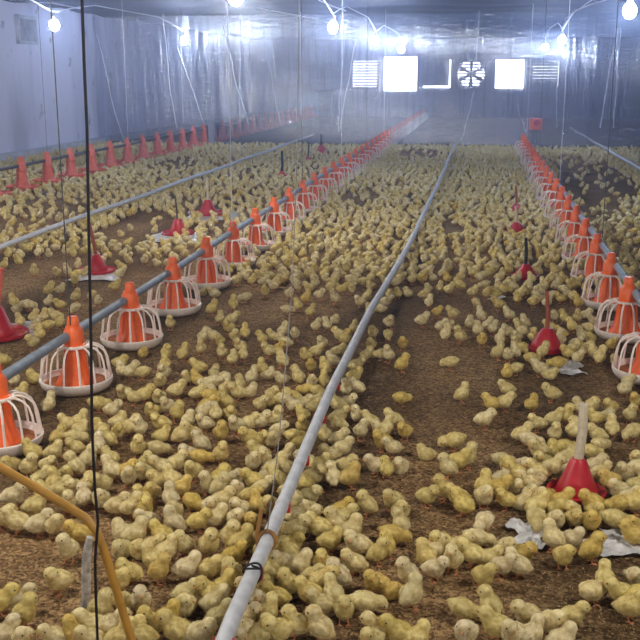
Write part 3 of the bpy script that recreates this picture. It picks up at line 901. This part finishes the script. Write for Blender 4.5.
# where the photograph shows them: body centre inside a 128 px tile (five units to the pixel), heading (l r f b), stance (s w p r), y = yellow
PICKS = [
 (0, 384, "100,50rw 245,95bs 490,100rp 560,125rw 620,45fw 340,190lw 395,180rw 400,225rr 290,255rs 370,268rp 375,310lw 595,185rr 505,220lw 590,235fw 540,265ls 490,310bw 160,335lw 265,335rw 440,370bs 545,365lr 55,405fr 145,405rs 245,400rr 375,405ls 200,470rw 325,450fw 270,490bs 570,430lw 615,430rwy 510,500fw 225,545lr 300,530rw 375,515fw 435,500br 505,575fw 335,590fs 60,560rw 175,610rw 585,605rw 420,560bw"),
 (128, 384, "30,60lw 80,50rw 155,65fr 240,30rw 345,40rw 400,20lw 410,60rpy 485,25fw 550,40lw 610,35rw 120,130lr 200,105lw 245,140fs 300,175br 400,105rwy 440,145bw 490,85ls 510,145fr 385,190lw 380,135fw 165,195lw 60,215fs 10,215rw 165,255rw 265,250rs 465,240fsy 545,205lw 610,190rw 615,265lw 50,310fs 145,320rp 325,245lw 365,290ls 295,345lr 360,360rpy 465,340rs 85,385rs 75,440fw 170,415lw 240,390rw 325,430lw 630,385fw 155,480lr 220,475lw 265,515rwy 400,490fs 460,465br 525,465rr 460,510rs 540,520fw 5,460fw 70,560ls 115,535fw 210,560ls 325,590rpy 465,580rw 85,610fs 610,560rw 630,480lw 410,610fw 560,625lr 10,610rw 230,640fw"),
 (256, 384, "20,95fw 80,45fw 75,85fr 125,70rw 185,60lw 190,105lw 245,95rr 255,25lpy 310,40rp 300,85rw 235,145lr 290,110rw 15,185rw 95,170rs 110,225rw 235,205fs 15,270rw 80,280fw 190,260rp 215,300lp 35,365fs 15,340lw 85,410rw 150,370rw 60,450rw 30,510rw 150,420ls 110,480bw 20,600lwy 60,610fw 410,100lw 460,85rw 450,20bw 505,15bw 420,150rw 415,195lw 345,245ls 410,270rw 505,150fs 525,225fs 575,180lw 630,225lr 375,350lw 430,320rw 260,390lw 305,400rw 285,460rw 450,405rr 385,455bs 470,465rwy 235,490lw 265,560rw 185,570lw 610,405lw 555,595ls 425,620rwy 275,630fw 205,625fw 635,285lwy"),
 (384, 384, "85,70rpy 390,45rs 540,95lwy 600,90rw 500,175rw 50,175lw 105,230fwy 45,310lw 80,410fr 5,415bw 5,215bw 210,345lr 350,285lp 320,410ls 370,385rw 415,365rs 590,375rp 45,580lw 215,555rw 300,520ls 370,560lw 395,600lw 500,500bs 500,560fw 570,520rwy 600,465rr 610,570lw 630,410fw 80,630fr 615,20lw"),
 (512, 384, "100,95rwy 200,45lw 565,20rw 620,75fwy 590,145fs 605,240lp 495,110lw 400,105fw 340,110bw 270,155fs 130,190lw 210,170rw 215,240fs 50,250rw 90,280rp 310,230bw 420,165lw 475,155fw 500,210bs 430,250lw 135,330lw 200,325rr 265,310rp 390,335rp 440,300rp 280,365rr 40,415rw 150,385lr 200,415rw 130,440lw 265,405lr 420,405rr 440,435rw 560,440lr 625,370fw 190,480lw 490,480lry 20,510fw 80,490lw 100,540fw 20,440lw 455,525lw 560,545rw 615,500rw 205,545rpy 240,590rwy 60,590rr 390,580lwy 535,600lpy 610,590rw 220,625fw 300,630fw 130,610rw 410,630fw 140,570fs 630,420rw"),
 (0, 512, "85,50lw 190,60rw 265,65fw 10,25rw 395,100lwy 340,180fs 290,340lw 10,440rw 95,430rw 120,500rs 15,620rw 115,632fw 345,600lsy 500,480rs 470,570lw 550,575rw 455,625lw 610,185fr 615,100lr 605,330fw 600,610rw 635,450fw 300,615lw"),
 (128, 512, "95,35lw 230,50ls 350,40rw 440,25rw 540,35fw 620,45fwy 35,110rw 160,115lw 60,185fr 135,160rr 275,150ls 405,160fs 520,120fs 555,145rw 610,130lr 190,190rw 120,225ls 155,280rsy 295,280rw 410,285rw 525,215rwy 520,305ls 480,370rw 5,300lw 40,440fs 285,405rw 280,460fr 410,400lw 435,450rw 455,520rw 95,545ls 195,520rwy 240,590lw 360,610rw 30,580rw 590,510rw 600,590lw 620,400lw 545,630fw 60,610lw"),
 (256, 512, "135,80fw 200,80rw 205,15rw 270,15fw 245,65fw 310,75lw 370,140rw 400,50ls 475,90rw 440,20rw 90,185lp 180,150rr 165,190ls 155,255lw 215,265rw 260,300rr 320,245fs 330,340rw 510,165lw 610,190rs 410,310ls 490,250lw 605,345lwy 55,285lw 165,350ls 35,365fw 90,420lw 10,420fw 55,490rs 270,400lw 330,455lw 385,400bw 440,480fs 545,455rp 20,600rw 105,590fw 190,550ls 320,570ls 580,630fw"),
 (384, 512, "85,50bs 45,115rpy 10,170bw 500,48lp 120,300ls 140,405rs 30,385lry 215,220ls 245,185rw 285,155fw 250,275rw 345,230fs 375,165rw 465,130rp 450,210lw 520,220rw 495,315fw 610,260rw 625,185fw 395,485rp 530,460bs 410,600fw 575,575lw 70,600lw 15,590lw 120,610rw"),
 (512, 512, "120,35fp 220,35fw 310,25fw 395,45fwy 515,40rp 610,60fwy 610,115lwy 205,125ls 300,125fw 255,215fw 400,180rsy 40,205rwy 10,260lw 465,320bs 400,400rp 550,400lw 610,320fw 630,420rw 300,510rw 75,510lw 195,550fw 80,600rw 15,600lw 250,632rw 590,470rw"),
 (128, 256, "375,180 430,185 540,120 585,90 620,115 525,235s 590,205 420,260s 210,330s 460,310 520,310 505,355 585,375s 535,400 375,395 425,395 460,420 470,475 525,510 560,445 575,487 365,455s 275,480s 190,480 75,480y 185,530 75,580 180,580 355,555 430,580 345,610y 485,610 300,605 160,625 620,595 10,575 430,630 560,635"),
 (256, 256, "45,175 85,145 165,185 210,150 265,155 315,190 395,205s 155,265 210,245 250,210y 275,275 430,160 480,160 520,225 555,195 300,345 355,340 395,315 195,385 135,370s 30,410 85,400 145,430 65,470 110,460y 130,515 30,555 65,590 130,610 210,600s 250,490 300,470 275,545y 330,430 345,550 420,395 490,355 415,470 585,380 575,440 550,490 500,545 450,410 385,520 340,615 280,625 490,600 635,490 570,270 620,260"),
 (384, 256, "220,160 280,155 325,165 200,190 225,225s 265,275y 345,285 190,320 445,175 505,140 460,230 575,150 600,165 485,290s 430,335 515,185 575,240 625,290 285,345 330,345 310,385s 380,395 470,370 490,415y 545,360 580,410 620,375 570,475s 620,490 25,330 20,390 95,435y 15,485s 90,535ry 335,530l 615,580y 120,185 70,185 30,190 10,225 380,145 560,185 520,340"),
 (512, 256, "65,325s 215,295 260,300 190,350 250,380y 300,350 320,430 60,380 20,400 20,430 85,455 160,460s 250,450 330,500 280,480 95,510 230,535y 140,560 190,590 370,460 410,480 440,500 500,440y 395,410 350,390 545,530 410,320 330,300 370,290 580,630 110,400 15,470 240,410 400,360 20,560 40,350"),
 (0, 256, "170,75s 285,80 335,70 390,85 440,70 540,55 600,85 375,120 510,20 390,40 460,190 490,220 245,165 300,165 380,195s 240,225 300,240 140,245 85,265 60,340 170,300 220,300 280,300 180,340 240,345 300,330 375,260 200,390 165,430 15,520 70,615 170,610 600,530 575,150 610,570 70,225 20,40 90,20"),
]
HEAD = dict(r=0.0, b=90.0, l=180.0, f=270.0)
chicks = []
for tx, ty, s in PICKS:
    for w in s.split():
        mt = re.match(r'(-?\d+),(-?\d+)([lrfb]?)([swpr]?)(y?)$', w)
        X_, Y_ = int(mt.group(1)) / 5 + tx, int(mt.group(2)) / 5 + ty
        h = mt.group(3) or random.choice('lrfb'); p = mt.group(4) or random.choice('swwwwpr')
        zb = {'s': .050, 'w': .044, 'p': .038, 'r': .027}[p]
        q = on_z(X_, Y_, zb)
        ang = math.radians(HEAD[h] + random.gauss(0, 22)) + PH
        chicks.append(dict(x=q[0], y=q[1], a=ang, p=p, h=h, yl=bool(mt.group(5)), pick=True))

# the packed flock farther back, thinner on the bare litter patches
BARE = [(140, 226, 48, 16, .15), (45, 222, 30, 8, .4), (165, 162, 34, 7, .2), (60, 205, 40, 10, .5), (600, 182, 46, 20, .12), (560, 165, 30, 10, .25), (420, 153, 24, 5, .15), (452, 228, 14, 7, .2), (360, 195, 22, 9, .25), (235, 165, 25, 8, .5), (440, 290, 50, 14, .3), (280, 300, 50, 14, .25), (590, 205, 30, 14, .3), (395, 183, 24, 4, .4), (215, 290, 30, 20, .3)]


def ylim(x):
    return float(np.interp(x, [0, 120, 128, 200, 262, 330, 400, 500, 520, 640], [254, 254, 262, 262, 282, 288, 282, 276, 300, 306]))


grid_ = {}
def near_any(x, y, r):
    i, j = int(x // .2), int(y // .2)
    for a in (-1, 0, 1):
        for b in (-1, 0, 1):
            for (u, w) in grid_.get((i + a, j + b), ()):
                if (u - x) ** 2 + (w - y) ** 2 < r * r: return True
    return False
def put(x, y): grid_.setdefault((int(x // .2), int(y // .2)), []).append((x, y))


for c in chicks: put(c['x'], c['y'])
for _ in range(90000):
    Yc = math.sqrt(random.uniform(4.8 ** 2, (YC - .1) ** 2))
    Xc = Yc * random.uniform(-.50, .175)
    if Xc < XL + .25: continue
    x, y, c_ = proj((Xc, Yc, .05))
    if y > ylim(x) or x < -12 or x > 652: continue
    if Xc < -2.0: den = .55
    elif Xc < .95: den = .95
    else: den = .6
    for bx, by, rx, ry, k in BARE:
        e = ((x - bx) / rx) ** 2 + ((y - by) / ry) ** 2
        if e < 1: den *= k
    # tighter ranks along the drinker pipes and the feeders
    for lx in (-3.74, 2.36, FWX - .2, FWX + .2):
        if abs(Xc - lx) < .22: den = max(den, .8)
    r_ = .106 / math.sqrt(max(den, .02)) * random.uniform(.7, 1.1)
    if near_any(Xc, Yc, r_): continue
    if any(abs(Yc - b) < .25 and (Xc - a) ** 2 + (Yc - b) ** 2 < .21 ** 2 for a, b in PANS): continue
    if any((Xc - a) ** 2 + (Yc - b) ** 2 < (r + .04) ** 2 for a, b, r in BELLS): continue
    put(Xc, Yc)
    chicks.append(dict(x=Xc, y=Yc, a=random.uniform(0, 2 * PI), p=random.choice('ssswwwwpr'), h='', yl=random.random() < .04, pick=False))

# nobody stands inside a feeder pan, a drinker or a neighbour
C = np.array([[c['x'], c['y']] for c in chicks])
npk = sum(c['pick'] for c in chicks)
stake_p = b0[:2]
for it in range(14):
    A = C[:npk]
    D = A[:, None, :] - A[None, :, :]
    dist = np.linalg.norm(D, axis=2) + np.eye(npk) * 9 + 1e-6
    push = np.clip(.050 - dist, 0, None)
    A += (D / dist[..., None] * push[..., None]).sum(1) * .4
    for (a, b, r) in [(a, b, .205) for a, b in PANS if b < 9] + [(a, b, r + .045) for a, b, r in BELLS] + [(stake_p[0], stake_p[1], .045), (hs[-1][0], hs[-1][1], .05)]:
        dv = A - np.array([a, b]); dd = np.linalg.norm(dv, axis=1) + 1e-6
        k_ = dd < r
        A[k_] += dv[k_] / dd[k_, None] * (r - dd[k_])[:, None]
for c, q in zip(chicks, C): c['x'], c['y'] = float(q[0]), float(q[1])

TINTS = {'pale cream': (.82, .725, .45), 'cream': (.79, .68, .35), 'light yellow': (.77, .64, .27), 'yellow': (.75, .58, .20)}
for c in chicks:
    c['tint'] = 'yellow' if c['yl'] else random.choices(['pale cream', 'cream', 'light yellow'], [4, 4, 2])[0]
    c['s'] = random.uniform(.84, 1.0)
    c['v'] = random.choice(BYPOSE[c['p']])
    c['px'], c['py'], c['d'] = proj((c['x'], c['y'], .05))
chicks.sort(key=lambda c: c['d'] + (100 if not (-14 < c['px'] < 654 and c['py'] < 652) else 0))
ind, rest = chicks[:300], chicks[300:]

# a label for each of the near ones: its look, then its rank beside something one can find
MARKS = [('the feeder at the left edge', 8, 432), ('the black cord feeder', 78, 372), ('the grey stake', 86, 575), ('the yellow hose bend', 93, 522), ('the bottom left corner', 0, 640),
         ('the near pipe end', 226, 634), ('the brown strap on the pipe', 262, 530), ('the pale stemmed drinker', 576, 488), ('the torn pale sheet', 615, 548), ('the bottom right corner', 640, 640),
         ('the third middle feeder', 132, 342), ('the rusty stemmed drinker', 546, 340), ('the bottom edge middle', 400, 640)]
WHAT = {'s': 'standing tall', 'w': 'standing', 'p': 'with lowered head', 'r': 'sitting'}
FACE = {'l': 'facing left', 'r': 'facing right', 'f': 'facing the camera', 'b': 'seen from behind', '': ''}
buckets = {}
for c in ind:
    d2 = [math.hypot(c['px'] - x, c['py'] - y) for _, x, y in MARKS]
    i = int(np.argmin(d2)); nm, x, y = MARKS[i]; dx, dy_ = c['px'] - x, c['py'] - y
    side = ('right of' if dx > 0 else 'left of') if abs(dx) > abs(dy_) else ('above' if dy_ < 0 else 'below')
    buckets.setdefault((nm, side), []).append((d2[i], c))
for (nm, side), L_ in buckets.items():
    L_.sort(key=lambda t: t[0])
    for k, (_, c) in enumerate(L_):
        c['label'] = f"{c['tint']} chick {WHAT[c['p']]}, {ordinal(k + 1)} nearest {side} {nm}"

for c in ind:
    N_ = NEAR[c['v']]
    o = link('chick', N_['body'], None, (c['x'], c['y'], 0))
    o.rotation_euler = (0, 0, c['a']); o.scale = (c['s'],) * 3
    t_ = TINTS[c['tint']]; j = random.uniform(.9, 1.08)
    o.color = (t_[0] * j, t_[1] * j, t_[2] * j * random.uniform(.88, 1.12), 1)
    tag(o, c['label'], 'chick', 'chicks in the foreground')
    link('beak', N_['beak'], o)
    for e in N_['eyes']: link('eye', EYE_ME, o, e)
    for l in N_['legs']: link('leg', l, o)

# all the others as one flock
flock = {}
for lv in (3, 2):                                    # 3: the nearer ones, with tufts of down; 2: plain
    for i, d in enumerate(VARS):
        P, F, hd = chick_surface(d, 3)
        b = MB().add(P, F, 0)
        if lv == 3: b.add(*fuzz(P, F, d, 350, i), 0)
        beak_mb(d, hd, b, 1)
        for s in (-1, 1):
            b.ball(eye_pos(d, hd, s), .003, 5, 4, 2)
            if d['legs']: leg_mb(d, s, b, 3, lv == 2)
        tri, mi = [], []
        for q, m_ in zip(b.f, b.m):
            for k in range(1, len(q) - 1): tri.append((q[0], q[k], q[k + 1])); mi.append(m_)
        flock[(lv, i)] = (np.concatenate(b.v), np.array(tri), np.array(mi))
VV, TT, MM, CC, n0 = [], [], [], [], 0
for c in rest:
    v, t_, m_ = flock[(3 if c['d'] < 9 else 2, c['v'])]
    ca, sa = math.cos(c['a']), math.sin(c['a'])
    q = v * c['s']
    q = np.stack([q[:, 0] * ca - q[:, 1] * sa + c['x'], q[:, 0] * sa + q[:, 1] * ca + c['y'], q[:, 2]], -1)
    VV.append(q); TT.append(t_ + n0); MM.append(m_); n0 += len(v)
    k = np.array(TINTS[c['tint']]) * random.uniform(.9, 1.08)
    CC.append(np.tile(np.append(k, 1), (len(v), 1)))
VV, TT, MM, CC = np.concatenate(VV), np.concatenate(TT), np.concatenate(MM), np.concatenate(CC)
me = bpy.data.meshes.new('chick_flock')
me.vertices.add(len(VV)); me.vertices.foreach_set('co', VV.ravel())
me.loops.add(len(TT) * 3); me.loops.foreach_set('vertex_index', TT.ravel().astype(np.int32))
me.polygons.add(len(TT)); me.polygons.foreach_set('loop_start', np.arange(0, len(TT) * 3, 3, dtype=np.int32))
me.polygons.foreach_set('use_smooth', np.ones(len(TT), bool))
for m_ in (M_FLOCK, M_BEAK, M_EYE, M_LEG): me.materials.append(m_)
me.polygons.foreach_set('material_index', MM.astype(np.int32))
me.attributes.new('tint', 'FLOAT_COLOR', 'POINT').data.foreach_set('color', CC.ravel().astype(np.float32))
me.update(calc_edges=True)
tag(link('chick_flock', me), 'dense flock of small cream chicks covering the litter farther back', 'chicks', None, 'stuff')
print('CHICKS', len(chicks), len(ind), len(rest), 'verts', len(VV))

# loose husks on the litter close to the camera
nh = 9000
hy = 2.2 + rng.random(nh) ** 1.5 * 3.2
hx_ = hy * rng.uniform(-.50, .19, nh)
ha, hl = rng.uniform(0, 2 * PI, nh), rng.uniform(.003, .0075, nh)
hw, ht = hl * rng.uniform(.22, .4, nh), rng.normal(0, .35, nh)
dx, dy_ = np.cos(ha), np.sin(ha)
z0 = np.full(nh, .003)
def pt(a, b, z): return np.stack([hx_ + dx * a - dy_ * b, hy + dy_ * a + dx * b, z], -1)
tz = ht * hl
v = np.stack([pt(-hl, 0 * hl, z0 + np.clip(-tz, 0, None)), pt(0 * hl, hw, z0 + .0005), pt(hl, 0 * hl, z0 + np.clip(tz, 0, None)), pt(0 * hl, -hw, z0 + .0005), pt(0 * hl, 0 * hl, z0 + hw * .9)], 1).reshape(-1, 3)
f = []
for k in range(nh):
    b = 5 * k; f += [(b, b + 4, b + 1), (b + 1, b + 4, b + 2), (b + 2, b + 4, b + 3), (b + 3, b + 4, b)]
tag(MB().add(v, f).obj('loose_husks', M_HUSK, None, False), 'loose tan rice husks scattered on the foreground litter', 'husks', None, 'stuff')
